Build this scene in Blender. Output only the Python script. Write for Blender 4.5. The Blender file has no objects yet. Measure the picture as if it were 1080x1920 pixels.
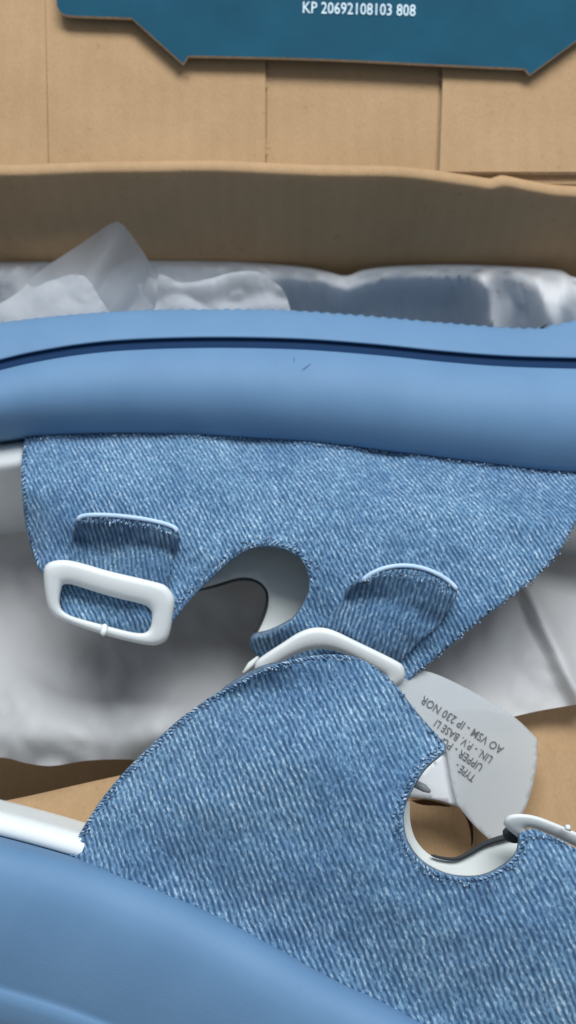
import bpy, bmesh, math, random
from mathutils import Vector, noise
from mathutils.geometry import delaunay_2d_cdt
random.seed(7)
S = bpy.context.scene
COL = S.collection
R = math.radians

# ---------------------------------------------------------------- camera
CAM = Vector((0.0, 0.0, 0.290)); TILT = R(30); FPX = 960 / math.tan(R(30))
cd = bpy.data.cameras.new('camera'); cam = bpy.data.objects.new('camera', cd); COL.objects.link(cam)
cam.location = CAM; cam.rotation_euler = (TILT, 0, 0)
cd.sensor_fit = 'VERTICAL'; cd.lens_unit = 'FOV'; cd.angle = R(60)
cd.clip_start = 0.01; cd.clip_end = 20
cd.dof.use_dof = True; cd.dof.focus_distance = 0.216; cd.dof.aperture_fstop = 8.0
S.camera = cam
# ---------------------------------------------------------------- light
w = bpy.data.worlds.new('World'); S.world = w; w.use_nodes = True
w.node_tree.nodes['Background'].inputs[0].default_value = (0.72, 0.85, 1.0, 1)
w.node_tree.nodes['Background'].inputs[1].default_value = 0.36
def area(name, loc, target, sx, sy, power, color):
    l = bpy.data.lights.new(name, 'AREA'); l.shape = 'RECTANGLE'; l.size = sx; l.size_y = sy
    l.energy = power; l.color = color
    o = bpy.data.objects.new(name, l); COL.objects.link(o); o.location = loc
    o.rotation_euler = (Vector(target) - Vector(loc)).to_track_quat('-Z', 'Y').to_euler()
    return o
area('ceiling_lamp', (0.10, 0.56, 1.20), (0, 0.16, 0.05), 1.1, 0.42, 19.5, (0.95, 0.98, 1.0))
S.view_settings.view_transform = 'Standard'; S.view_settings.look = 'None'
S.view_settings.exposure = 0.0; S.view_settings.gamma = 1

# ---------------------------------------------------------------- helpers
def ray(u, v):
    d = Vector(((u - 540) / FPX, -(v - 960) / FPX, -1.0))
    c, s = math.cos(TILT), math.sin(TILT)
    return Vector((d.x, d.y * c - d.z * s, d.y * s + d.z * c))
def W(u, v, z):                                    # point of height z seen at u, v
    d = ray(u, v); t = (z - CAM.z) / d.z
    return CAM + d * t
def onplane(p0, n):
    p0 = Vector(p0); n = Vector(n).normalized()
    def f(u, v, off=0.0):
        d = ray(u, v); t = (p0 - CAM).dot(n) / d.dot(n)
        return CAM + d * t + n * off
    return f
def catmull(pts, step):
    out = []
    n = len(pts)
    for i in range(n - 1):
        p1, p2 = pts[i], pts[i + 1]
        p0 = pts[i - 1] if i else (2*p1[0]-p2[0], 2*p1[1]-p2[1])
        p3 = pts[i + 2] if i + 2 < n else (2*p2[0]-p1[0], 2*p2[1]-p1[1])
        k = max(1, int(math.hypot(p2[0]-p1[0], p2[1]-p1[1]) / step))
        for j in range(k):
            t = j / k
            out.append(tuple(0.5 * (2*p1[a] + (p2[a]-p0[a])*t + (2*p0[a]-5*p1[a]+4*p2[a]-p3[a])*t*t + (3*p1[a]-p0[a]-3*p2[a]+p3[a])*t**3) for a in (0, 1)))
    out.append(tuple(pts[-1][:2]))
    return out
def outline(pts, step=6):                          # closed; points with a third item are corners
    n = len(pts); st = next((i for i, p in enumerate(pts) if len(p) > 2), None)
    if st is None:
        q = catmull([pts[-1]] + list(pts) + [pts[0], pts[1]], step)
        # cut to one loop
        a = min(range(len(q)), key=lambda i: (q[i][0]-pts[0][0])**2 + (q[i][1]-pts[0][1])**2 + (0 if i < len(q)//2 else 1e9))
        b = min(range(len(q)), key=lambda i: (q[i][0]-pts[0][0])**2 + (q[i][1]-pts[0][1])**2 + (0 if i > len(q)//2 else 1e9))
        return q[a:b]
    pts = list(pts[st:]) + list(pts[:st]) + [pts[st]]
    out, seg = [], [pts[0]]
    for p in pts[1:]:
        seg.append(p)
        if len(p) > 2:
            out += catmull([s[:2] for s in seg], step)[:-1]; seg = [p]
    return out
def curve(pts):                                    # smooth y(x)
    c = catmull([pts[0]] + pts + [pts[-1]] if False else pts, 8)
    def f(x):
        if x <= c[0][0]: return c[0][1] + (x-c[0][0]) * (c[1][1]-c[0][1]) / (c[1][0]-c[0][0])
        lo, hi = 0, len(c) - 1
        if x >= c[hi][0]: return c[hi][1] + (x-c[hi][0]) * (c[hi][1]-c[hi-1][1]) / (c[hi][0]-c[hi-1][0])
        while hi - lo > 1:
            m = (lo + hi) // 2
            if c[m][0] <= x: lo = m
            else: hi = m
        t = (x - c[lo][0]) / (c[hi][0] - c[lo][0])
        return c[lo][1] * (1-t) + c[hi][1] * t
    return f
def inside(p, poly):
    x, y = p; r = False; j = len(poly) - 1
    for i in range(len(poly)):
        xi, yi = poly[i]; xj, yj = poly[j]
        if (yi > y) != (yj > y) and x < (xj-xi)*(y-yi)/(yj-yi) + xi: r = not r
        j = i
    return r
def ss(a, b, x):
    t = max(0, min(1, (x-a)/(b-a))); return t*t*(3-2*t)
def nz(u, v, s, k=0): return noise.noise(Vector((u/s, v/s, k)))
def finish(me, name, mats, parent=None, smooth=True):
    o = bpy.data.objects.new(name, me); COL.objects.link(o)
    for m in (mats if isinstance(mats, (list, tuple)) else [mats]): me.materials.append(m)
    if smooth:
        for p in me.polygons: p.use_smooth = True
    if parent: o.parent = parent
    return o
def orient_up(bm):
    bmesh.ops.recalc_face_normals(bm, faces=bm.faces)
def sheet(name, poly, pt, mat, parent=None, step=14, th=0.0012, holes=(), ostep=6, rim=None, bevel=0.0):
    loop = outline(poly, ostep); hl = [outline(h, ostep) for h in holes]
    vs, es = [], []
    for L in [loop] + hl:
        b = len(vs); vs += [Vector(p) for p in L]; es += [(b+i, b+(i+1) % len(L)) for i in range(len(L))]
    xs = [p[0] for p in loop]; ys = [p[1] for p in loop]
    y = min(ys); row = 0
    edge = [p for L in [loop] + hl for p in L]
    cell = {}
    for p in edge: cell.setdefault((int(p[0]//step), int(p[1]//step)), []).append(p)
    while y < max(ys):
        x = min(xs) + (step/2 if row % 2 else 0)
        while x < max(xs):
            if inside((x, y), loop) and not any(inside((x, y), h) for h in hl):
                cx, cy = int(x//step), int(y//step)
                if all((x-q[0])**2 + (y-q[1])**2 > (step*0.45)**2 for i in (-1, 0, 1) for j in (-1, 0, 1) for q in cell.get((cx+i, cy+j), ())):
                    vs.append(Vector((x, y)))
            x += step
        y += step * 0.87; row += 1
    V, E, F, *_ = delaunay_2d_cdt(vs, es, [], 0, 1e-4)
    faces = []
    for f in F:
        c = (sum(V[i][0] for i in f)/len(f), sum(V[i][1] for i in f)/len(f))
        if inside(c, loop) and not any(inside(c, h) for h in hl): faces.append(f)
    P = [pt(p[0], p[1]) for p in V]
    me = bpy.data.meshes.new(name)
    bm = bmesh.new(); bv = [bm.verts.new(p) for p in P]
    for f in faces:
        try: bm.faces.new([bv[i] for i in f])
        except ValueError: pass
    bmesh.ops.delete(bm, geom=[v for v in bm.verts if not v.link_faces], context='VERTS')
    bmesh.ops.recalc_face_normals(bm, faces=bm.faces)
    s = sum((f.normal.dot(CAM - f.calc_center_median()) for f in bm.faces))
    if s < 0: bmesh.ops.reverse_faces(bm, faces=bm.faces)
    bm.to_mesh(me); bm.free()
    o = finish(me, name, [mat] + ([rim] if rim else []), parent)
    if th:
        m = o.modifiers.new('thickness', 'SOLIDIFY'); m.thickness = th; m.offset = -1
        if rim: m.material_offset_rim = 1
    return o
def loft(name, rings, mat, parent=None, closed=True, caps=True, smooth=True):
    n = len(rings[0]); bm = bmesh.new()
    V = [[bm.verts.new(p) for p in r] for r in rings]
    for i in range(len(V)-1):
        for j in range(n if closed else n-1):
            bm.faces.new((V[i][j], V[i][(j+1) % n], V[i+1][(j+1) % n], V[i+1][j]))
    if caps and closed:
        for r in (V[0], V[-1]):
            c = bm.verts.new(sum((v.co for v in r), Vector())/n)
            for j in range(n): bm.faces.new((r[j], r[(j+1) % n], c))
    bmesh.ops.recalc_face_normals(bm, faces=bm.faces)
    if not closed:
        s = sum((f.normal.dot(CAM - f.calc_center_median()) for f in bm.faces))
        if s < 0: bmesh.ops.reverse_faces(bm, faces=bm.faces)
    me = bpy.data.meshes.new(name); bm.to_mesh(me); bm.free()
    return finish(me, name, mat, parent, smooth)
def tube(name, pts, rad, mat, parent=None, k=8, taper=True):
    rings = []
    for i, p in enumerate(pts):
        a = pts[max(0, i-1)]; b = pts[min(len(pts)-1, i+1)]; t = (b-a).normalized()
        x = t.cross(Vector((0, 0, 1)));  x = x.normalized() if x.length > 1e-6 else Vector((1, 0, 0)); y = t.cross(x)
        r = rad(i/(len(pts)-1)) if callable(rad) else rad
        if taper and i in (0, len(pts)-1): r *= 0.45
        rings.append([p + (x*math.cos(q) + y*math.sin(q))*r for q in (2*math.pi*j/k for j in range(k))])
    return loft(name, rings, mat, parent)
def ring(name, outer, inner, ptf, h, mat, parent=None, n=96, k=14, squash=1.0):
    """buckle: closed frame between two outlines"""
    def resamp(L, n):
        L = L + [L[0]]; d = [0]
        for a, b in zip(L, L[1:]): d.append(d[-1] + math.hypot(b[0]-a[0], b[1]-a[1]))
        out = []
        j = 0
        for i in range(n):
            t = d[-1]*i/n
            while d[j+1] < t: j += 1
            f = (t-d[j])/max(1e-9, d[j+1]-d[j]); out.append((L[j][0]*(1-f)+L[j+1][0]*f, L[j][1]*(1-f)+L[j+1][1]*f))
        return out
    A = resamp(outline(outer, 4), n); B0 = resamp(outline(inner, 4), n*2)
    ca = (sum(p[0] for p in A)/n, sum(p[1] for p in A)/n)
    rings = []
    last = None
    for i, a in enumerate(A):
        # inner partner = nearest inner point
        b = min(B0, key=lambda q: (q[0]-a[0])**2 + (q[1]-a[1])**2)
        rings.append((a, b))
    # smooth the partners
    for _ in range(9):
        rings = [(rings[i][0], tuple((rings[i-1][1][c] + 2*rings[i][1][c] + rings[(i+1) % n][1][c])/4 for c in (0, 1))) for i in range(n)]
    R3 = []
    for a, b in rings:
        r = []
        for j in range(k):
            q = 2*math.pi*j/k
            cq, sq = math.cos(q), math.sin(q)
            cq = math.copysign(abs(cq)**0.62, cq); sq = math.copysign(abs(sq)**0.7, sq)
            f = (1-cq)/2
            r.append(ptf(a[0]*(1-f)+b[0]*f, a[1]*(1-f)+b[1]*f, sq*h))
        R3.append(r)
    bm = bmesh.new(); V = [[bm.verts.new(p) for p in r] for r in R3]
    for i in range(n):
        for j in range(k):
            bm.faces.new((V[i][j], V[i][(j+1) % k], V[(i+1) % n][(j+1) % k], V[(i+1) % n][j]))
    bmesh.ops.recalc_face_normals(bm, faces=bm.faces)
    me = bpy.data.meshes.new(name); bm.to_mesh(me); bm.free()
    return finish(me, name, mat, parent)
def root(name, loc, label, cat, group=None):
    o = bpy.data.objects.new(name, None); COL.objects.link(o); o.empty_display_size = 0.02
    o['label'] = label; o['category'] = cat
    if group: o['group'] = group
    return o
def tag(o, label, cat, group=None):
    o['label'] = label; o['category'] = cat
    if group: o['group'] = group
    return o

# ---------------------------------------------------------------- materials
class NT:
    def __init__(s, name):
        s.m = bpy.data.materials.new(name); s.m.use_nodes = True; s.t = s.m.node_tree; s.t.nodes.clear()
        s.out = s.n('ShaderNodeOutputMaterial'); s.co = s.n('ShaderNodeTexCoord').outputs['Object']
    def n(s, typ, **kw):
        x = s.t.nodes.new(typ)
        for k, v in kw.items():
            if isinstance(k, str) and hasattr(x, k): setattr(x, k, v)
        return x
    def put(s, sock, v):
        if isinstance(v, bpy.types.NodeSocket): s.t.links.new(v, sock)
        else: sock.default_value = v
    def math(s, op, a, b=0.5, c=None):
        x = s.n('ShaderNodeMath', operation=op); s.put(x.inputs[0], a); s.put(x.inputs[1], b)
        if c is not None: s.put(x.inputs[2], c)
        return x.outputs[0]
    def map(s, scale=(1, 1, 1), rot=0.0, vec=None):
        x = s.n('ShaderNodeMapping'); s.put(x.inputs['Vector'], vec or s.co)
        x.inputs['Scale'].default_value = scale; x.inputs['Rotation'].default_value = (0, 0, rot)
        return x.outputs[0]
    def noise(s, scale, detail=3, rough=0.5, vec=None):
        x = s.n('ShaderNodeTexNoise'); s.put(x.inputs['Vector'], vec or s.co)
        x.inputs['Scale'].default_value = scale; x.inputs['Detail'].default_value = detail; x.inputs['Roughness'].default_value = rough
        return x.outputs['Fac']
    def ramp(s, f, stops):
        x = s.n('ShaderNodeValToRGB'); s.put(x.inputs[0], f); e = x.color_ramp.elements
        while len(e) < len(stops): e.new(0.5)
        for q, (p, c) in zip(e, stops): q.position = p; q.color = tuple(c) + (1,)
        return x.outputs[0]
    def mix(s, f, a, b, typ='MIX'):
        x = s.n('ShaderNodeMix', data_type='RGBA', blend_type=typ); s.put(x.inputs[0], f)
        s.put(x.inputs[6], a if isinstance(a, bpy.types.NodeSocket) else tuple(a)+(1,)); s.put(x.inputs[7], b if isinstance(b, bpy.types.NodeSocket) else tuple(b)+(1,))
        return x.outputs[2]
    def bump(s, h, dist, strength=1.0, nrm=None):
        x = s.n('ShaderNodeBump'); s.put(x.inputs['Height'], h); x.inputs['Distance'].default_value = dist; x.inputs['Strength'].default_value = strength
        if nrm: s.put(x.inputs['Normal'], nrm)
        return x.outputs[0]
    def bsdf(s, color, rough=0.6, nrm=None, spec=0.5, **kw):
        x = s.n('ShaderNodeBsdfPrincipled'); s.put(x.inputs['Base Color'], color if isinstance(color, bpy.types.NodeSocket) else tuple(color)+(1,))
        s.put(x.inputs['Roughness'], rough); x.inputs['Specular IOR Level'].default_value = spec
        if nrm: s.put(x.inputs['Normal'], nrm)
        for k, v in kw.items(): s.put(x.inputs[k.replace('_', ' ')], v)
        return x.outputs[0]
    def done(s, sh): s.t.links.new(sh, s.out.inputs[0]); return s.m

def mat_denim(name, ang, base=1.0, pitch=0.00118):
    t = NT(name)
    warp = t.n('ShaderNodeTexNoise'); t.put(warp.inputs['Vector'], t.co); warp.inputs['Scale'].default_value = 260; warp.inputs['Detail'].default_value = 2
    off = t.n('ShaderNodeVectorMath', operation='MULTIPLY_ADD'); t.put(off.inputs[0], warp.outputs['Color']); off.inputs[1].default_value = (0.0011, 0.0011, 0); t.put(off.inputs[2], t.co)
    v = t.map((1, 1, 0), ang, off.outputs[0])              # x across the twill, y along it
    sep = t.n('ShaderNodeSeparateXYZ'); t.put(sep.inputs[0], v)
    ph = t.math('MULTIPLY', sep.outputs[0], 2*math.pi/pitch)
    wave = t.math('MULTIPLY_ADD', t.math('SINE', ph), 0.5, 0.5)
    # floats of yarn along each twill line
    st = t.map((1, 0.50, 1), 0, v)
    vor = t.n('ShaderNodeTexVoronoi', feature='F1'); t.put(vor.inputs['Vector'], st); vor.inputs['Scale'].default_value = 2150; 
    yarn = t.math('SUBTRACT', 1.0, vor.outputs['Distance'])
    vcol = t.n('ShaderNodeSeparateColor'); t.put(vcol.inputs[0], vor.outputs['Color'])
    fleck = t.math('MULTIPLY', t.math('GREATER_THAN', vcol.outputs[0], 0.62), yarn)
    fine = t.noise(3000, 3, 0.7)
    mid = t.noise(420, 3, 0.6)
    big = t.noise(38, 3, 0.55)
    amp = t.math('MULTIPLY_ADD', t.noise(70, 2), 1.0, 0.22)
    wv = t.math('MULTIPLY', wave, amp)
    h = t.math('ADD', t.math('MULTIPLY', wv, 0.44), t.math('ADD', t.math('MULTIPLY', fleck, 0.36), t.math('MULTIPLY', fine, 0.36)))
    tone = t.math('ADD', h, t.math('MULTIPLY', t.math('SUBTRACT', mid, 0.5), 0.36))
    b = base
    col = t.ramp(t.math('MULTIPLY', tone, 0.95), [(0.12, (0.034*b, 0.085*b, 0.170*b)), (0.36, (0.110*b, 0.228*b, 0.380*b)), (0.58, (0.218*b, 0.378*b, 0.550*b)), (0.88, (0.60*b, 0.75*b, 0.86*b))])
    wash = t.ramp(big, [(0.33, (0.80, 0.84, 0.90)), (0.68, (1.12, 1.09, 1.05))])
    col = t.mix(1.0, col, wash, 'MULTIPLY')
    nrm = t.bump(h, 0.0006, 1.0)
    return t.done(t.bsdf(col, 0.85, nrm, 0.25, Sheen_Weight=0.12, Sheen_Roughness=0.5))
M = {}
M['denim'] = mat_denim('denim_cloth', R(-28))
M['denim2'] = mat_denim('denim_cloth_near', R(-24), 0.95, 0.00130)
M['denim_tab'] = mat_denim('denim_cloth_tab', R(20), 0.80, 0.00125)
M['denim_tab1'] = mat_denim('denim_cloth_tab_left', R(-14), 0.74, 0.00125)

def mat_rubber():
    t = NT('blue_foam_rubber'); g = t.noise(3500, 2); b = t.noise(60, 3)
    sc = t.noise(900, 4, 0.7, t.map((1, 0.15, 1), R(35)))
    col = t.ramp(b, [(0.3, (0.118, 0.230, 0.385)), (0.7, (0.132, 0.252, 0.412))])
    sp = t.ramp(sc, [(0.24, (0.72, 0.76, 0.82)), (0.30, (1, 1, 1))])
    col = t.mix(1.0, col, sp, 'MULTIPLY')
    return t.done(t.bsdf(col, 0.6, t.bump(g, 0.00008, 0.7), 0.3))
M['rubber'] = mat_rubber()
def mat_plain(name, c, rough=0.5, spec=0.5, var=0.06, bs=900, bd=0.00004, scale=90, **kw):
    t = NT(name); b = t.noise(scale, 4)
    col = t.ramp(b, [(0.3, [x*(1-var) for x in c]), (0.7, [x*(1+var) for x in c])])
    return t.done(t.bsdf(col, rough, t.bump(t.noise(bs, 3), bd, 0.7), spec, **kw))
M['rubber_scuff'] = mat_plain('scuffed_rubber', (0.115, 0.20, 0.31), 0.8, 0.1)
M['white'] = mat_plain('white_plastic', (0.78, 0.81, 0.80), 0.5, 0.45, 0.02)
M['foam'] = mat_plain('white_foam', (0.72, 0.75, 0.75), 0.7, 0.3, 0.03)
M['lining'] = mat_plain('grey_lining', (0.68, 0.71, 0.68), 0.8, 0.2, 0.04)
M['dark'] = mat_plain('dark_edge', (0.045, 0.050, 0.055), 0.8, 0.2)
M['denim_rim'] = mat_plain('denim_cut_edge', (0.14, 0.20, 0.28), 0.9, 0.1, 0.3, 1500, 0.0002, 900)
M['trim'] = mat_plain('pale_blue_trim', (0.50, 0.66, 0.86), 0.6, 0.3, 0.04)
def mat_card():
    t = NT('brown_cardboard'); a = t.noise(45, 5, 0.6); f = t.noise(1500, 4, 0.7, t.map((1, 0.35, 1))); s = t.noise(420, 3)
    corr = t.n('ShaderNodeTexWave', wave_type='BANDS', bands_direction='X'); t.put(corr.inputs['Vector'], t.co); corr.inputs['Scale'].default_value = 55; corr.inputs['Distortion'].default_value = 1.2
    col = t.ramp(a, [(0.3, (0.400, 0.258, 0.138)), (0.7, (0.450, 0.294, 0.162))])
    col = t.mix(1.0, col, t.ramp(f, [(0.35, (0.93, 0.925, 0.92)), (0.6, (1.02, 1.02, 1.02))]), 'MULTIPLY')
    col = t.mix(1.0, col, t.ramp(s, [(0.27, (0.88, 0.86, 0.83)), (0.34, (1, 1, 1))]), 'MULTIPLY')
    col = t.mix(1.0, col, t.ramp(corr.outputs['Fac'], [(0.0, (0.985, 0.98, 0.98)), (1.0, (1.01, 1.01, 1.01))]), 'MULTIPLY')
    return t.done(t.bsdf(col, 0.85, t.bump(t.math('ADD', f, t.math('MULTIPLY', a, 3)), 0.0002, 0.5), 0.2))
M['card'] = mat_card()
M['cardedge'] = mat_plain('cut_cardboard_edge', (0.50, 0.42, 0.32), 0.9, 0.1, 0.2, 1500, 0.0002, 700)
M['teal'] = mat_plain('teal_print', (0.010, 0.070, 0.115), 0.85, 0.15, 0.12, 500, 0.00006, 60)
M['ink'] = mat_plain('pale_ink', (0.60, 0.74, 0.82), 0.6, 0.3)
M['blackink'] = mat_plain('dark_ink', (0.13, 0.14, 0.15), 0.8, 0.1)
def mat_tissue(name, c, tr=0.35, bs=0.25, clear=0.0):
    t = NT(name); a = t.noise(30, 5, 0.6); f = t.noise(130, 5, 0.65)
    vor = t.n('ShaderNodeTexVoronoi', feature='DISTANCE_TO_EDGE'); vor.inputs['Scale'].default_value = 34
    dv = t.n('ShaderNodeVectorMath', operation='MULTIPLY_ADD'); nn = t.n('ShaderNodeTexNoise'); t.put(nn.inputs['Vector'], t.co); nn.inputs['Scale'].default_value = 50
    t.put(dv.inputs[0], nn.outputs['Color']); dv.inputs[1].default_value = (0.02, 0.02, 0.02); t.put(dv.inputs[2], t.co); t.put(vor.inputs['Vector'], dv.outputs[0])
    cr = t.math('MINIMUM', vor.outputs['Distance'], 0.12)
    h = t.math('ADD', t.math('MULTIPLY', cr, 2.2), t.math('MULTIPLY', f, 0.5))
    nrm = t.bump(h, 0.0012, bs)
    col = t.ramp(a, [(0.3, [x*0.94 for x in c]), (0.7, c)])
    p = t.bsdf(col, 0.6, nrm, 0.25)
    tl = t.n('ShaderNodeBsdfTranslucent'); t.put(tl.inputs[0], col); t.put(tl.inputs[1], nrm)
    mx = t.n('ShaderNodeMixShader'); mx.inputs[0].default_value = tr; t.put(mx.inputs[1], p); t.put(mx.inputs[2], tl.outputs[0])
    if clear:
        tp = t.n('ShaderNodeBsdfTransparent'); m2 = t.n('ShaderNodeMixShader'); m2.inputs[0].default_value = clear
        t.put(m2.inputs[1], mx.outputs[0]); t.put(m2.inputs[2], tp.outputs[0]); return t.done(m2.outputs[0])
    return t.done(mx.outputs[0])
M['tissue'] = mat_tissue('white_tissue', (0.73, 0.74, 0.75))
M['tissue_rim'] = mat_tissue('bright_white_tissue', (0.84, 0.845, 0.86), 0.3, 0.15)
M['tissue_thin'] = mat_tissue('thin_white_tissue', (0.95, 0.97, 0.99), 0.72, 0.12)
M['vellum'] = mat_tissue('translucent_label_film', (0.80, 0.84, 0.86), 0.4, 0.08, 0.27)
def mat_yarn(name, k=1.0):
    t = NT(name); g = t.n('ShaderNodeNewGeometry')
    col = t.ramp(g.outputs['Random Per Island'], [(0.0, (0.06*k, 0.11*k, 0.20*k)), (0.35, (0.15*k, 0.26*k, 0.42*k)), (0.7, (0.28*k, 0.42*k, 0.58*k)), (1.0, (0.55*k, 0.66*k, 0.76*k))])
    return t.done(t.bsdf(col, 0.8, None, 0.2))
M['yarn'] = mat_yarn('frayed_yarn')
M['yarn_dim'] = mat_yarn('frayed_yarn_dim', 0.6)
M['surface'] = mat_plain('grey_tabletop', (0.30, 0.28, 0.25), 0.7, 0.3, 0.1)

def fray(name, path, pt, parent, mat, width=9, dens=0.9, lift=0.0004, rad=0.00022, ln=9, side=0.0):
    """short yarn ends and stitches along a path"""
    L = catmull(path, 4); bm = bmesh.new()
    for i in range(len(L)-1):
        a, b = L[i], L[i+1]; dx, dy = b[0]-a[0], b[1]-a[1]; q = math.hypot(dx, dy) or 1
        tx, ty = dx/q, dy/q
        for _ in range(3):
            if random.random() > dens: continue
            w_ = random.gauss(side, width*0.5); u = a[0] - ty*w_ + random.uniform(-2, 2); v = a[1] + tx*w_ + random.uniform(-2, 2)
            an = math.atan2(ty, tx) + random.choice((0.6, 0.9, 1.3, -0.5)) + random.gauss(0, 0.3); l = random.uniform(0.5, 1.1)*ln
            p = pt(u - math.cos(an)*l/2, v - math.sin(an)*l/2) + Vector((0, 0, lift*random.uniform(0, 1)))
            r = pt(u + math.cos(an)*l/2, v + math.sin(an)*l/2) + Vector((0, 0, lift*random.uniform(0, 1)))
            m = (p+r)/2 + Vector((0, 0, lift*1.2)); d = (r-p); s_ = d.cross(Vector((0, 0, 1))).normalized(); k = rad*random.uniform(0.6, 1.3); up = Vector((0, 0, 1))
            e0 = bm.verts.new(p); e1 = bm.verts.new(r)
            mid = [bm.verts.new(m + s_*k), bm.verts.new(m + up*k), bm.verts.new(m - s_*k), bm.verts.new(m - up*k)]
            for j in range(4):
                bm.faces.new((e0, mid[j], mid[(j+1) % 4])); bm.faces.new((e1, mid[(j+1) % 4], mid[j]))
    bmesh.ops.recalc_face_normals(bm, faces=bm.faces)
    me = bpy.data.meshes.new(name); bm.to_mesh(me); bm.free()
    o = finish(me, name, mat, parent); o['kind'] = 'stuff'; return o

def overcast(name, path, pt, parent, mat, sp=7.0, ln=10, side=4, ang=0.7, rad=.00020):
    L = catmull(path, 1.5); bm = bmesh.new(); acc = 0
    for i in range(1, len(L)):
        a, b = L[i-1], L[i]; q = math.hypot(b[0]-a[0], b[1]-a[1]); acc += q
        if acc < sp or q == 0: continue
        acc = random.uniform(-1.2, 1.2); tx, ty = (b[0]-a[0])/q, (b[1]-a[1])/q
        an = math.atan2(ty, tx) + ang + random.gauss(0, .16); l = ln*random.uniform(.75, 1.15)
        w_ = side + random.gauss(0, .8); u, v = a[0]-ty*w_, a[1]+tx*w_
        ring0 = None; k = rad*random.uniform(.8, 1.2); segs = []
        for t in (-.5, -.3, 0, .3, .5):
            p = pt(u+math.cos(an)*l*t, v+math.sin(an)*l*t) + Vector((0, 0, .0004*(1-(2*t)**2)))
            s_ = Vector((-math.sin(an), -math.cos(an), 0)); kk = k*(.4 if abs(t) > .45 else 1)
            segs.append([bm.verts.new(p + s_*kk*math.cos(c) + Vector((0, 0, kk*math.sin(c)))) for c in (0, 1.57, 3.14, 4.71)])
        for r0, r1_ in zip(segs, segs[1:]):
            for j in range(4): bm.faces.new((r0[j], r0[(j+1) % 4], r1_[(j+1) % 4], r1_[j]))
        bm.faces.new(segs[0]); bm.faces.new(segs[-1])
    bmesh.ops.recalc_face_normals(bm, faces=bm.faces)
    me = bpy.data.meshes.new(name); bm.to_mesh(me); bm.free()
    o = finish(me, name, mat, parent); o['kind'] = 'stuff'; return o

def lettering(name, text, org, ang, size, pt, mat, parent, mirror=False, stretch=1.0):
    c = bpy.data.curves.new('tmp', 'FONT'); c.body = text; c.size = 1.0; c.resolution_u = 2; c.offset = 0.004
    o = bpy.data.objects.new('tmp', c); COL.objects.link(o)
    dg = bpy.context.evaluated_depsgraph_get(); me = bpy.data.meshes.new_from_object(o.evaluated_get(dg))
    bpy.data.objects.remove(o); bpy.data.curves.remove(c)
    ca, sa = math.cos(ang), math.sin(ang)
    for vtx in me.vertices:
        x, y = vtx.co.x*size*stretch, -vtx.co.y*size
        u = org[0] + x*ca - y*sa; v = org[1] + x*sa + y*ca
        vtx.co = pt(u, v)
    return finish(me, name, mat, parent, False)

# ---------------------------------------------------------------- surface the box stands on
def quad_box(name, x0, x1, y0, y1, z0, z1, mat, parent=None, div=1, wob=None):
    bm = bmesh.new()
    bmesh.ops.create_cube(bm, size=1)
    for v in bm.verts: v.co = Vector((x0 if v.co.x < 0 else x1, y0 if v.co.y < 0 else y1, z0 if v.co.z < 0 else z1))
    bmesh.ops.bevel(bm, geom=list(bm.edges), offset=0.0006, segments=2, affect='EDGES')
    me = bpy.data.meshes.new(name); bm.to_mesh(me); bm.free()
    return finish(me, name, mat, parent, False)
f = quad_box('floor', -2, 2, -2, 2, -0.05, -0.004, M['surface']); f['kind'] = 'structure'

# ---------------------------------------------------------------- shoe box
box = root('shoe_box', (0, 0, 0), 'open brown cardboard shoe box with teal printed flap on its turned back lid', 'box')
XB = 0.180; YF = -0.085; YB = 0.2225; TH = 0.003
quad_box('bottom_panel', -XB, XB, YF, YB+TH, -0.003, 0.0, M['card'], box)
quad_box('side_wall', -XB-TH, -XB, YF, YB+TH, -0.003, 0.108, M['card'], box)
quad_box('side_wall', XB, XB+TH, YF, YB+TH, -0.003, 0.108, M['card'], box)
quad_box('front_wall', -XB-TH, XB+TH, YF-TH, YF, -0.003, 0.104, M['card'], box)
rimc = curve([(-420, 326), (-200, 326), (0, 326), (200, 321), (400, 318), (560, 325), (700, 328), (800, 335), (880, 345), (925, 352), (945, 346), (1000, 356), (1080, 366), (1300, 372), (1560, 376)])
def zat(v, y):                                    # height seen at row v on a wall at depth y
    d = ray(540, v); t = (y-CAM.y)/d.y; return CAM.z + d.z*t
rings = []
for i in range(0, 241):
    x = -XB + 2*XB*i/240
    # pixel column for this x near the rim
    z = 0.11
    for _ in range(4):
        p = Vector((x, YB, z)) - CAM; c, s = math.cos(TILT), math.sin(TILT)
        zc = -(-p.y*s + p.z*c); u = 540 + FPX*p.x/zc
        z = zat(rimc(u), YB)
    wob = 0.0006*nz(x*1000, 0, 23, 4)
    bow = 0.0015*math.sin(x*17)
    rings.append([Vector((x, YB+bow*0, -0.002)), Vector((x, YB+wob*0.5, 0.03)), Vector((x, YB+wob, z-0.004)), Vector((x, YB+wob, z-0.0008)), Vector((x, YB+0.0006+wob, z)),
                  Vector((x, YB+0.0030+wob, z+0.0004)), Vector((x, YB+0.0055+wob, z-0.0010)), Vector((x, YB+0.006, z-0.004)), Vector((x, YB+0.006, -0.002))])
bw = loft('back_wall', rings, M['card'], box)
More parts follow.
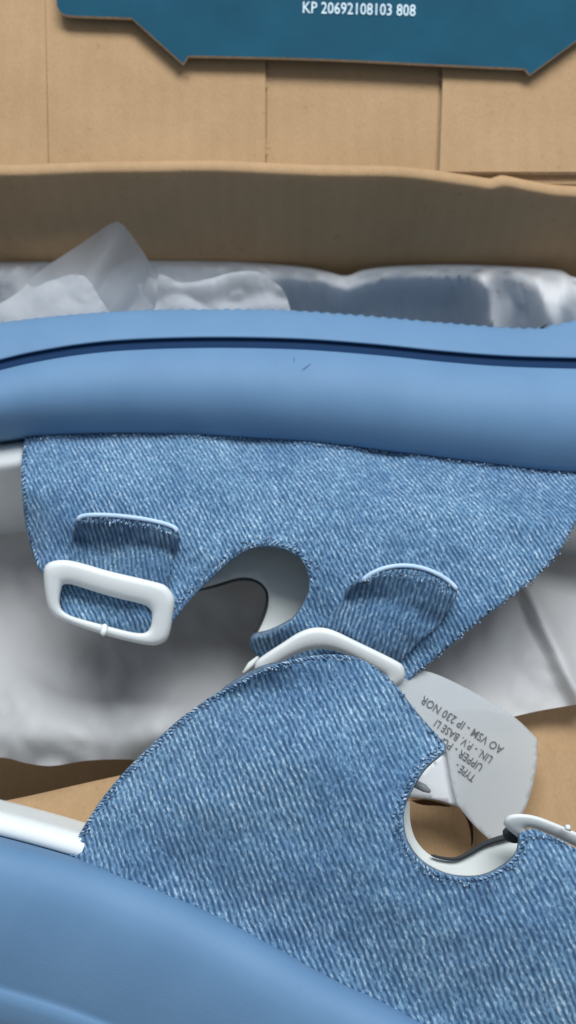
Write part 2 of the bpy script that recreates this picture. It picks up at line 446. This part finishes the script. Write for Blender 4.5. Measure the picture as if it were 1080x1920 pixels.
# lid turned back behind the rear wall
LP = (0, YB+0.0075, 0.1005); LN = (0, -math.sin(R(24)), math.cos(R(24)))
lid = onplane(LP, LN)
LD = Vector((0, math.cos(R(24)), math.sin(R(24)))); LNv = Vector(LN)
def lidsheet(name, poly, off, mat, th, rim, parent=box, bow=0.0):
    o = sheet(name, poly, onplane(Vector(LP) + LNv*off, LN), mat, parent, 40, th, rim=rim)
    for p in o.data.polygons: p.use_smooth = False
    return o
lidsheet('lid_panel', [(-560, 345, 1), (1640, 345, 1), (1900, -420, 1), (-820, -420, 1)], 0, M['card'], 0.003, M['cardedge'])
lidsheet('lid_side_flap', [(-400, 322, 1), (91, 322, 1), (83, -100, 1), (-400, -100, 1)], 0.0012, M['card'], 0.0004, M['cardedge'])
lidsheet('lid_inner_panel', [(92, 322, 1), (497, 322, 1), (498, 60, 1), (497, -60, 1), (84, -60, 1)], 0.0018, M['card'], 0.0017, M['cardedge'])
lidsheet('lid_inner_panel', [(824, 322, 1), (1500, 322, 1), (1500, -60, 1), (838, -60, 1)], 0.0024, M['card'], 0.0023, M['cardedge'])
lidsheet('lid_inner_panel', [(500, 322, 1), (817, 322, 1), (829, -60, 1), (502, -60, 1)], 0.0004, M['card'], 0.0003, M['cardedge'])
teal = lidsheet('tuck_flap', [(104, -260, 1), (106, -20), (109, 14), (122, 27), (160, 30, 1), (247, 33, 1), (343, 119, 1), (353, 104, 1), (600, 110), (830, 121, 1), (984, 128, 1), (994, 139, 1), (1100, 62, 1), (1250, 40, 1), (1250, -260, 1)], 0.0060, M['teal'], 0.0012, M['cardedge'])
lettering('lettering', 'KP 20692108103 808', (566, 24), R(1.6), 31, onplane(Vector(LP) + LNv*0.0063, LN), M['ink'], teal, stretch=0.79)

# cardboard insert added above the box bottom, raised to catch more light
def z_ins(u, v): return 0.040 + 0.0015*nz(u, v, 300, 5)
ins = sheet('cardboard_insert', [(-520, 1600, 1), (-200, 1540), (0, 1503), (65, 1490), (240, 1451), (600, 1380), (900, 1290), (1500, 1150, 1), (1500, 2300, 1), (-520, 2300, 1)],
    lambda u, v: W(u, v, z_ins(u, v)), M['card'], None, 30, 0.003, rim=M['cardedge'],
    holes=[[(862, 1512, 1), (874, 1534), (882, 1560), (884, 1592, 1), (889, 1575), (888, 1545), (880, 1520)], [(768, 1500, 1), (800, 1497), (835, 1506), (850, 1514, 1), (820, 1511), (790, 1509)]])
tag(ins, 'flat tan cardboard liner under the near sandal, seen through its round strap hole', 'cardboard')

# ---------------------------------------------------------------- tissue paper
vr = curve([(-420, 492), (-100, 492), (0, 490), (150, 489), (300, 486), (450, 490), (560, 499), (615, 509), (648, 517), (680, 506), (740, 498), (850, 495), (960, 499), (1050, 506), (1080, 520), (1200, 530), (1560, 540)])
rings = []
for i in range(0, 261):
    u = -420 + i*7.6
    r0 = vr(u); row = []
    dk = ss(480, 580, u)*(1-ss(850, 960, u))
    for j, (dv, z) in enumerate([(-3, 0.070), (0, 0.0735), (5, 0.0748), (12, 0.0752), (20, 0.0750), (32, 0.0740), (48, 0.0722), (70, 0.0692), (100, 0.0645), (140, 0.057), (200, 0.046), (300, 0.032)]):
        zz = z - dk*0.012*ss(18, 75, dv) + (0 if dv < 8 else 0.0045*(abs(nz(u, dv*1.2, 90, 3))) + 0.003*abs(nz(u*1.4+dv, dv, 40, 9)) - 0.002)
        if u > 930: zz += ss(8, 40, dv)*(0.0065*max(0, 1-abs(u-1002-dv*0.25)/30) - 0.002 + 0.007*max(0, 1-abs(u-1066+dv*.2)/34))
        if 860 < u < 935: zz += ss(10, 40, dv)*0.006*max(0, 1-abs(u-898-dv*0.2)/24)
        if i % 1 == 0 and dv < 0:
            p = W(u, r0+2, 0.0735); row.append(Vector((p.x, p.y+0.0008, 0.035))); row.append(Vector((p.x, p.y+0.0006, 0.070)))
            continue
        row.append(W(u, r0+dv, zz))
    rings.append(row)
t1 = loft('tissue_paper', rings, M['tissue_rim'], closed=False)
tag(t1, 'white tissue paper with a rolled rim tucked along the rear wall behind the sandals', 'tissue paper', 'tissue sheets in the box')
pk = onplane((0, 0.205, 0.05), (0.10, -0.80, 0.55))
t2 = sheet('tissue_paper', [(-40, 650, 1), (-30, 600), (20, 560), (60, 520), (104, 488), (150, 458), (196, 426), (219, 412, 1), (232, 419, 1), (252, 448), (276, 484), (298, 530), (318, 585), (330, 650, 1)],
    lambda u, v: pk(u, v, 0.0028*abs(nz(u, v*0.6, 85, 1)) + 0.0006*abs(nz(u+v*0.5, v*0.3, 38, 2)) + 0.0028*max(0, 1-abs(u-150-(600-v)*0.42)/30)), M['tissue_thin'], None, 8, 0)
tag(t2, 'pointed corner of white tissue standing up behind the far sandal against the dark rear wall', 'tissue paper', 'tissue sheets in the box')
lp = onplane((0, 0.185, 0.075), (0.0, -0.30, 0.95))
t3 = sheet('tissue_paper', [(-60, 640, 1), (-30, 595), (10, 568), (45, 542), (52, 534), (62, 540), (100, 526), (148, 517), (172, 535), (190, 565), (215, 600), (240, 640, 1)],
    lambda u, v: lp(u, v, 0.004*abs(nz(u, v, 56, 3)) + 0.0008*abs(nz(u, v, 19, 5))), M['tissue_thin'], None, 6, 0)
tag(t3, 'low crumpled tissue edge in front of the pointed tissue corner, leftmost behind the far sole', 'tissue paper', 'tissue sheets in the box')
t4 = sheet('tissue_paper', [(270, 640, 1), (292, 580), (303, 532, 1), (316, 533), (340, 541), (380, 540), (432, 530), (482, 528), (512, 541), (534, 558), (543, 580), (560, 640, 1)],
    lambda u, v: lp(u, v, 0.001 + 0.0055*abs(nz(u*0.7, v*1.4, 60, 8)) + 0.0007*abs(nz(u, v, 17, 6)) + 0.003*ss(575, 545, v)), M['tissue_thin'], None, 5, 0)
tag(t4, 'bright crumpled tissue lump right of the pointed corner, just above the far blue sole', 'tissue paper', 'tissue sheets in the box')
def z5(u, v):
    z = 0.026 + 0.010*ss(1150, 1380, v) - 0.006*ss(1380, 1450, v)
    z += 0.005*abs(nz(u, v, 130, 4)) + 0.002*abs(nz(u, v, 50, 7)) + 0.007*math.exp(-((u-300)/75)**2 - ((v-1350)/65)**2) + 0.006*math.exp(-((u-20)/90)**2 - ((v-1290)/90)**2)
    return z
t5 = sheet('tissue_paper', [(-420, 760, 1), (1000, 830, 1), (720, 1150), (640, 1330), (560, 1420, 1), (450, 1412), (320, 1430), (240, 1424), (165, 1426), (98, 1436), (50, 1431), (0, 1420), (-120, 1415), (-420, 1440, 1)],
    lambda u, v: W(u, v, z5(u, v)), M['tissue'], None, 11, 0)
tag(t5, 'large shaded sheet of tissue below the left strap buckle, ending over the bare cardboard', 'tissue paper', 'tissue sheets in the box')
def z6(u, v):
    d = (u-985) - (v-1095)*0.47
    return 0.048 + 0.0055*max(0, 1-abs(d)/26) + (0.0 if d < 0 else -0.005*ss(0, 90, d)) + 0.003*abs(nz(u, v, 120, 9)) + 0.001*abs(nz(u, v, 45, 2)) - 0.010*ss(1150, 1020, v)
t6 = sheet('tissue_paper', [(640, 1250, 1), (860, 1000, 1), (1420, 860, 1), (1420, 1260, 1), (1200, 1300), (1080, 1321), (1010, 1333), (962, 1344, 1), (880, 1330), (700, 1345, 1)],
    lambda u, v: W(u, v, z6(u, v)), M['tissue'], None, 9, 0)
tag(t6, 'smooth bright tissue with one diagonal fold, right of the crossed straps above the printed label', 'tissue paper', 'tissue sheets in the box')

# ---------------------------------------------------------------- far sandal
sa = root('sandal', (0, 0, 0), 'far blue soled sandal on its side, two white buckled denim straps below the rear tissue', 'sandal', 'pair of denim strap sandals')
vb = curve([(-600, 960), (-430, 900), (-250, 850), (-100, 832), (0, 826), (60, 819), (200, 813), (400, 817), (600, 831), (800, 855), (1000, 880), (1080, 886), (1200, 890), (1350, 880), (1500, 850), (1650, 800)])
vg = curve([(-600, 900), (-430, 830), (-250, 760), (-100, 711), (0, 685), (60, 671), (150, 656), (250, 647), (400, 643), (560, 646), (700, 656), (830, 669), (950, 678), (1080, 682), (1200, 684), (1350, 685), (1500, 690), (1650, 700)])
vt = curve([(-600, 800), (-430, 740), (-250, 660), (-100, 622), (0, 604), (100, 592), (200, 584), (300, 580), (500, 580), (600, 585), (700, 593), (850, 606), (940, 613), (1010, 614), (1080, 600), (1200, 580), (1350, 590), (1500, 620), (1650, 680)])
U0, U1 = -470, 1520
def taper(u): 
    e = max(0, (U0+190-u)/190, (u-(U1-190))/190); return math.sqrt(max(0.0004, 1-e*e))
rings = []
N = 500
for i in range(N+1):
    u = U0 + (U1-U0)*i/N; b, g, t = vb(u), vg(u), vt(u); m = g-b
    tooth = 0.5+0.5*math.sin(u*2*math.pi/21.0); tooth = ss(0.25, 0.75, tooth)
    tk = 3.2*tooth*(0.4+0.6*ss(200, 420, u)) * (0.7+0.5*nz(u, 0, 60, 1))
    rows = [(b+7, .064), (b+5, .070), (b+1.5, .0745), (b-3, .0782), (b+m*.05-1, .0796), (b+m*.12, .0817), (b+m*.22, .0845), (b+m*.34, .0873), (b+m*.48, .0896), (b+m*.62, .0910), (b+m*.76, .0915), (b+m*.88, .0910),
            (g+13, .0901), (g+10.5, .0898), (g+9.5, .0892), (g+9.2, .0880), (g+8.5, .0862), (g, .0858), (g-8.5, .0862), (g-9.2, .0880), (g-9.6, .0889), (g-10.5, .0895), (g-14, .0897),
            (t+44, .0895), (t+28, .0891), (t+14, .0884), (t+7-tk*0.3, .0878), (t+3-tk*0.7, .0870), (t+1.5-tk, .0857)]
    P = [W(u, v, z) for v, z in rows]
    q = P[-1]; P += [q + Vector((0, 0.0010, -0.003)), Vector((q.x, q.y+0.002, 0.055)), Vector((q.x, q.y+0.001, 0.020)), Vector((q.x, q.y-0.003, 0.012)), Vector((P[0].x, P[0].y+0.003, 0.012)), Vector((P[0].x, P[0].y, 0.020))]
    c = sum(P, Vector())/len(P); k = taper(u)
    P = [Vector((p.x, c.y+(p.y-c.y)*(0.35+0.65*k), c.z+(p.z-c.z)*k)) for p in P]
    rings.append(P)
sole = loft('sole', rings, M['rubber'], sa)
gr = loft('groove_shade', [[W(-200+8*i, vg(-200+8*i)+q, z) for q, z in ((9.7, .0889), (7.5, .0884), (3, .0882), (-3, .0882), (-7.5, .0884), (-9.7, .0889))] for i in range(190)], mat_plain('navy_groove_shade', (0.005, 0.028, 0.085), 0.8, 0.2), sole, closed=False)  # near-flush navy strip, painting in the deep shade of the groove
for pts in ([(551, 668, .0912), (552, 673, .0913), (551, 678, .0914)], [(566, 694, .0917), (574, 688, .0917), (583, 681, .0916)], [(1012, 616, .0872), (1018, 613, .0874), (1025, 609, .0874)]):
    tube('scuff', [W(*p) for p in pts], .00011 if pts[0][0] < 900 else .0004, M['rubber_scuff'] if pts[0][0] < 900 else M['dark'], sole, 5)
# white footbed standing in front of the sole
rings = []
for i in range(0, 121):
    u = -420 + i*15.5; b = vb(u)
    rows = [(b+3, .064), (b+6, .070), (b+12, .0735), (b+22, .0745), (b+40, .0745), (b+52, .0735), (b+64, .0705), (b+86, .063), (b+112, .054), (b+126, .046)]
    P = [W(u, v, z) for v, z in rows]
    P += [Vector((P[-1].x, P[-1].y+0.001, 0.014)), Vector((P[0].x, P[0].y, 0.014))]
    c = sum(P, Vector())/len(P); k = taper(u*1.02)
    rings.append([Vector((p.x, c.y+(p.y-c.y)*(0.35+0.65*k), c.z+(p.z-c.z)*k)) for p in P])
loft('footbed', rings, M['foam'], sa)

def zA(u, v):
    d = v - vb(u)
    z = .0768 + .0045*ss(-5, 110, d) - .0150*(max(0, d-90)/330)**1.7
    z -= .0100*(max(0, 135-u)/100)**2*ss(60, 190, d)
    z -= .0050*math.exp(-((u-175)/90)**2 - ((v-1035)/45)**2)            # hollow above the left buckle
    z -= .008*ss(1160, 1235, v)*ss(610, 520, u)
    z -= .0030*math.exp(-((u-590)/60)**2 - ((v-1160)/50)**2)
    z += .0014*nz(u, v, 110, 1) + .0006*nz(u, v, 45, 2)
    if d > 0: z += .0016*ss(24, 0, math.hypot(u-505, (v-1100))-80)*0
    return z
def pA(u, v): return W(u, v, zA(u, v))
top = [(u, vb(u)-14) for u in range(100, 1120, 60)]
polyA = [(47, vb(48)-3, 1)] + top + [(1150, 868, 1), (1112, 925), (1080, 975), (1062, 1012), (1038, 1048), (1005, 1083), (950, 1125), (880, 1180), (820, 1232), (765, 1278), (735, 1320), (690, 1350, 1), (560, 1300, 1), (500, 1246), (472, 1218), (474, 1198), (506, 1188), (540, 1170), (566, 1140), (580, 1105), (575, 1066), (553, 1038), (512, 1023), (470, 1028), (435, 1048), (400, 1080), (366, 1114), (336, 1150), (308, 1188, 1), (285, 1194), (200, 1174), (118, 1152, 1), (96, 1098), (68, 1058), (52, 1005), (42, 940), (40, 870)]
ua = sheet('upper', polyA, pA, M['denim'], sa, 9, 0.0016, rim=M['denim_rim'])
edgeR = [(1112, 925), (1080, 975), (1062, 1012), (1038, 1048), (1005, 1083), (950, 1125), (880, 1180), (820, 1232), (770, 1272)]
edgeH = [(580, 1105), (575, 1066), (553, 1038), (512, 1023), (470, 1028), (435, 1048), (400, 1080), (366, 1114), (336, 1150)]
edgeL = [(46, 826), (40, 870), (42, 940), (52, 1005), (68, 1058), (90, 1085)]
edgeT = [(u, vb(u)+3) for u in range(50, 1140, 40)]
fray('edge_fray', edgeR, pA, ua, M['yarn'], 5, 0.28)
overcast('stitching', edgeH, pA, ua, M['yarn'], side=5, ang=-.6)
fray('edge_fray', edgeH, pA, ua, M['yarn'], 4, 0.25, side=13)
overcast('stitching', edgeL, pA, ua, M['yarn'], side=-5)
fray('edge_fray', edgeT, pA, ua, M['yarn'], 2.5, 0.35, ln=6, side=2)

# inner lining seen through the gap
linA = [(300, 1135, 1), (350, 1112), (400, 1097), (450, 1083), (482, 1088), (501, 1107), (503, 1135), (493, 1166), (478, 1196, 1), (520, 1240, 1), (660, 1180, 1), (660, 1000, 1), (420, 960, 1), (300, 1060, 1)]
sheet('lining', linA, lambda u, v: W(u, v, .0600 - .004*ss(1090, 1190, v)), M['lining'], sa, 14, 0.002, rim=M['dark'])
tube('lining_edge', [W(u, v, .0592 - .004*ss(1090, 1190, v)) for u, v in catmull([(392, 1100), (420, 1091), (450, 1085), (482, 1090), (500, 1108), (501, 1135), (491, 1166), (479, 1190)], 5)], 0.0006, M['dark'], sa, 6)

# buckle frames
def pl(zf):
    return lambda u, v, h=0: W(u, v, zf(u, v) + h)
zb1 = lambda u, v: .0765 + .0004 - .00010*(v-1100)
ring1 = ring('buckle', [(82, 1072), (90, 1056), (112, 1050), (142, 1053), (210, 1072), (295, 1092), (315, 1102), (327, 1122), (325, 1150), (317, 1192), (302, 1207), (275, 1209), (200, 1192), (120, 1164), (96, 1148), (86, 1120)],
     [(114, 1108), (118, 1097), (132, 1095), (160, 1104), (220, 1122), (268, 1133), (283, 1145), (285, 1160), (280, 1180), (268, 1188), (240, 1184), (180, 1168), (130, 1154), (114, 1142), (111, 1125)],
     pl(zb1), 0.0025, M['white'], sa)
# broken prong stub on the lower bar
tube('prong', [W(u, v, z) for u, v, z in ((197, 1172, .0735), (196, 1176, .0745), (195, 1183, .0750), (194, 1188, .0747), (193, 1191, .0738))], lambda t: .0010-.0002*t, M['white'], ring1, 10)
zb2 = lambda u, v: .0765 - .00010*(v-1180)
ring('buckle', [(478, 1258), (479, 1242), (492, 1230), (530, 1205), (560, 1186), (588, 1177), (620, 1180), (670, 1203), (745, 1240), (758, 1254), (758, 1272), (744, 1286), (700, 1320), (665, 1350), (640, 1352), (560, 1310), (490, 1276)],
     [(512, 1262), (516, 1250), (545, 1232), (575, 1220), (612, 1217), (650, 1228), (690, 1250), (718, 1266), (716, 1280), (690, 1298), (650, 1322), (600, 1308), (530, 1278)],
     pl(zb2), 0.0025, M['white'], sa)
tube('strap_keeper', [W(u, v, .062) for u, v in ((456, 1262), (470, 1246), (484, 1232))], 0.0009, M['lining'], sa, 8)

# folded strap ends (tabs) above the buckles
def tabA(name, L, Rr, topc, mat, zf, lift, pw):
    """rows from the buckle (s=0) to the free lip (s=1); L/Rr side curves, topc the lip"""
    n = 30; k = 44; Lc = catmull(L, 3); Rc = catmull(Rr, 3); rings = []
    for i in range(n+1):
        s = i/n; a = Lc[round(s*(len(Lc)-1))]; b = Rc[round(s*(len(Rc)-1))]; row = []
        for j in range(k+1):
            t = j/k; u = a[0]*(1-t)+b[0]*t; v = a[1]*(1-t)+b[1]*t - topc*(s**1.5)*(4*t*(1-t))**pw
            edge = min(t, 1-t)*2
            z = zf(u, v) + .0011 + .0010*ss(0, .4, edge) + lift*ss(.62, .98, s) - .0012*math.exp(-((s-.62)/.14)**2) - .0035*ss(.22, 0, s) + .0003*nz(u, v, 18, 3)
            row.append(W(u, v, z))
        rings.append(row)
    o = loft(name, rings, mat, sa, closed=False)
    m = o.modifiers.new('thickness', 'SOLIDIFY'); m.thickness = 0.0014; m.offset = -1
    tube('edge_trim', [p + Vector((0, .0003, .0003)) for p in rings[-1]], 0.00062, M['trim'], o, 8, False)
    return o, rings
zt1 = lambda u, v: .0722 - .00003*(v-960)
tab1, r1 = tabA('strap_tab', [(125, 1080), (134, 1040), (141, 1003), (146, 978)], [(312, 1125), (318, 1075), (328, 1030), (333, 1000)], 17, M['denim_tab1'], lambda u, v: zA(u, v)+.0008, .0032, .42)
tab2, r2 = tabA('strap_tab', [(585, 1195), (618, 1155), (652, 1115), (680, 1092)], [(740, 1258), (775, 1215), (830, 1165), (856, 1108)], 36, M['denim_tab'], lambda u, v: zA(u, v)+.0008, .0032, .8)
# inner end of the left strap, below the buckle
sheet('strap_end', [(104, 1082, 1), (300, 1110, 1), (296, 1200), (280, 1200), (200, 1180), (112, 1155, 1)], lambda u, v: W(u, v, zb1(u, v)-.0032-.0012*ss(1150, 1190, v)), M['denim_tab1'], sa, 10, 0.0012)
for (o_, path) in ((tab1, 0), (tab2, 1)):
    rr = (r1, r2)[path]
    # pale stitches just under the lip
    bm = bmesh.new()
    for i in (27, 28, 29):
        for j in range(2, 43):
            if random.random() < .25: continue
            p = rr[i][j] + Vector((random.gauss(0, .0003), random.gauss(0, .0003), .0003)); d = Vector((random.gauss(.0002, .0004), random.gauss(.0006, .0003), .0001)); k = .00016
            a = bm.verts.new(p-d*.5); b = bm.verts.new(p+d*.5); m_ = [bm.verts.new(p+Vector(q)*k) for q in ((1, 0, .6), (0, 0, 1.6), (-1, 0, .6))]
            bm.faces.new((a, m_[0], m_[1])); bm.faces.new((a, m_[1], m_[2])); bm.faces.new((b, m_[1], m_[0])); bm.faces.new((b, m_[2], m_[1]))
    me = bpy.data.meshes.new('lip_stitching'); bm.to_mesh(me); bm.free(); x = finish(me, 'lip_stitching', M['yarn'], o_); x['kind'] = 'stuff'

# ---------------------------------------------------------------- near sandal
sb = root('sandal', (0, 0, 0), 'near sandal, blue sole filling the bottom left, denim strap reaching up over the far buckle', 'sandal', 'pair of denim strap sandals')
EB = catmull([(-620, 1500), (-400, 1500), (-200, 1525), (0, 1571), (125, 1605), (210, 1632), (300, 1666), (400, 1712), (500, 1764), (600, 1818), (700, 1868), (800, 1918), (1000, 2025), (1200, 2150), (1400, 2300), (1500, 2400)], 9)
def profB(i):
    a = EB[max(0, i-2)]; b = EB[min(len(EB)-1, i+2)]; dx, dy = b[0]-a[0], b[1]-a[1]; q = math.hypot(dx, dy); return EB[i], (-dy/q, dx/q)
rings = []
for i in range(len(EB)):
    (u, v), n = profB(i)
    rows = [(-4, .054), (-2, .0600), (1, .0632), (6, .0655), (16, .0680), (36, .0695), (66, .0700), (100, .0692), (140, .0674), (180, .0652), (215, .0629), (245, .0607), (262, .0595), (268, .0590), (273, .0588), (277, .0588), (283, .0589), (300, .0582), (330, .0556), (352, .053), (360, .050)]
    P = [W(u+n[0]*o, v+n[1]*o, z) for o, z in rows]
    q = P[-1]; p0 = P[0]
    P += [Vector((q.x, q.y, .044)), Vector((q.x, q.y, .014)), Vector((p0.x, p0.y, .012)), Vector((p0.x, p0.y, .03))]
    c = sum(P, Vector())/len(P); e = max(0, 1-i/22, 1-(len(EB)-1-i)/22); k = math.sqrt(max(.0004, 1-e*e))
    rings.append([Vector((c.x+(p.x-c.x)*(.4+.6*k), c.y+(p.y-c.y)*(.4+.6*k), c.z+(p.z-c.z)*k)) for p in P])
loft('sole', rings, M['rubber'], sb)
rings = []
for i in range(4, len(EB)-4):
    (u, v), n = profB(i)
    g = 0.75+0.25*ss(-100, 150, u)
    rows = [(0, .050), (-1, .0575), (-6, .0605), (-16, .0612), (-30, .0612), (-44, .0600), (-50, .0575), (-54, .0540), (-66, .0480), (-70, .044)]
    P = [W(u+n[0]*o, v+n[1]*o, z) for o, z in rows]
    P += [Vector((P[-1].x, P[-1].y, .034)), Vector((P[0].x, P[0].y, .034))]
    rings.append(P)
loft('footbed', rings, M['white'], sb)
def distE(u, v):
    best = 1e9
    for i in range(0, len(EB), 3):
        p = EB[i]; d = (u-p[0])**2 + (v-p[1])**2
        if d < best: best = d
    return math.sqrt(best)
_bc = {}
def zB(u, v):
    d = distE(u, v)
    z = .0672 + .0165*ss(-60, 420, d)
    z -= .0060*(max(0, 1-(d+60)/300))**2
    # crown of the strap falls away to its left edge
    e = (u*0.72 + (v-1605)*1.0) - 90                     # about distance from the left edge
    z -= .0045*(max(0, 1-e/130))**2*ss(1240, 1320, v+0) 
    z -= .0035*(max(0, u-690)/140)**2*ss(1480, 1380, v)
    z -= .0040*ss(980, 1200, u)
    z += .0018*nz(u, v, 150, 6) + .0006*nz(u, v, 55, 3)
    return z
def pB(u, v): return W(u, v, zB(u, v))
bot = [(u+3, v+2) for (u, v) in ((1000, 2032), (800, 1925), (700, 1875), (600, 1825), (500, 1771), (400, 1719), (300, 1673), (210, 1639))]
leftB = [(128, 1606), (150, 1562), (188, 1502), (230, 1450), (282, 1398), (332, 1352), (390, 1310), (450, 1276), (505, 1250), (560, 1234), (612, 1227), (662, 1231)]
hole = [(836, 1408), (800, 1436), (778, 1468), (762, 1502), (756, 1540), (762, 1580), (786, 1612), (822, 1634), (865, 1645), (910, 1641), (948, 1621), (970, 1595), (976, 1566)]
polyB = [(128, 1606, 1)] + leftB[1:] + [(702, 1250), (742, 1284), (776, 1328), (812, 1370), (836, 1396, 1)] + [(836, 1408, 1)] + hole[1:-1] + [(976, 1562, 1), (1000, 1554), (1040, 1570), (1080, 1590), (1200, 1640), (1330, 1720, 1), (1340, 1900), (1260, 2180, 1)] + bot
ub = sheet('upper', polyB, pB, M['denim2'], sb, 9, 0.0016, rim=M['denim_rim'])
overcast('stitching', leftB, pB, ub, M['yarn'], side=4)
overcast('stitching', hole[::-1], pB, ub, M['yarn'], side=-5)
fray('edge_fray', leftB, pB, ub, M['yarn'], 4, 0.22, side=9)
fray('edge_fray', hole, pB, ub, M['yarn'], 5, 0.3, side=13)
fray('edge_fray', [(662, 1231), (702, 1250), (742, 1284), (776, 1328), (812, 1370), (834, 1396)], pB, ub, M['yarn'], 3, 0.2, side=2)
fray('edge_fray', [(985, 1562), (1040, 1572), (1080, 1592)], pB, ub, M['yarn'], 4, 0.4, side=3)
linB = [(700, 1480, 1), (768, 1503, 1), (770, 1545), (782, 1578), (808, 1604), (840, 1612), (872, 1604), (900, 1586), (930, 1573), (968, 1562, 1), (1010, 1560, 1), (1030, 1680, 1), (860, 1720, 1), (720, 1640, 1)]
sheet('lining', linB, lambda u, v: W(u, v, .0660), M['lining'], sb, 14, 0.0015, rim=M['dark'])
tube('lining_edge', [W(u, v, .0672) for u, v in catmull([(808, 1603), (830, 1609), (856, 1610), (882, 1598), (905, 1584), (932, 1574), (975, 1563)], 4)], lambda t: .0003+.0005*t, M['dark'], sb, 8)
b3 = ring('buckle', [(944, 1545), (950, 1531), (968, 1526), (1000, 1529), (1040, 1543), (1090, 1565), (1170, 1600), (1195, 1625), (1190, 1670), (1160, 1720), (1120, 1720), (1060, 1690), (1015, 1640), (985, 1585), (958, 1560)],
     [(1000, 1576), (988, 1562), (990, 1551), (1020, 1560), (1080, 1588), (1150, 1620), (1160, 1640), (1140, 1680), (1110, 1680), (1070, 1660), (1030, 1620)],
     pl(lambda u, v: .0800-.00013*(v-1540)), .0020, M['white'], sb)
tube('prong', [W(u, v, z) for u, v, z in ((1060, 1548, .0815), (1064, 1551, .0825), (1069, 1556, .0815))], .0008, M['white'], b3, 8)
sheet('dark_patch', [(944, 1556), (955, 1549), (976, 1550), (980, 1566), (972, 1580), (950, 1574)], lambda u, v: W(u, v, .0750), M['dark'], sb, 8, .001)  # small flat dark patch at the buckle's left corner

# ---------------------------------------------------------------- printed label
def z_tag(u, v):
    a = ((u-745)*0.85 + (v-1290)*0.55)                   # along the label
    return .0660 - .000050*a + .0045*math.exp(-((u-880-(v-1400)*0.35)/90)**2)*0.3 + .0010*math.sin(a/75)
pT = lambda u, v: W(u, v, z_tag(u, v))
lb = sheet('printed_label', [(738, 1290, 1), (770, 1262), (812, 1262), (900, 1304), (965, 1345), (1008, 1386, 1), (1006, 1440), (988, 1510), (960, 1556), (930, 1585, 1), (890, 1548), (857, 1508, 1), (846, 1460), (838, 1410, 1), (780, 1345, 1)], pT, M['vellum'], None, 9, .00025)
tag(lb, 'curled translucent paper label with four lines of upside down black print beside the strap hole', 'label')
fb = sheet('folded_end', [(776, 1462, 1), (838, 1408, 1), (848, 1460), (862, 1514, 1), (820, 1500), (764, 1494, 1)], lambda u, v: W(u, v, z_tag(u, v)-.0022), mat_tissue('label_paper', (0.86, 0.88, 0.90), .2), lb, 9, .0003)
tube('plastic_pin', [W(u, v, z) for u, v, z in ((760, 1462, .064), (780, 1470, .066), (796, 1478, .0662), (806, 1484, .0655))], .0010, mat_plain('grey_plastic', (.42, .45, .47), .4), lb, 10)
pTi = lambda u, v: W(u, v, z_tag(u, v)+.0003)
def upside(text, right, ang, size, st=1.0): lettering('lettering', text, right, ang, size, pTi, M['blackink'], lb, stretch=st)
upside('AO VSM - IP 230 NOR', (946, 1402), R(213), 22, .86)
upside('LIN. - P.V. BASE LI', (926, 1420), R(214), 21, .80)
upside('UPPER - PU', (908, 1435), R(215), 21, .88)
upside('TYPE -', (894, 1455), R(217), 21, .74)
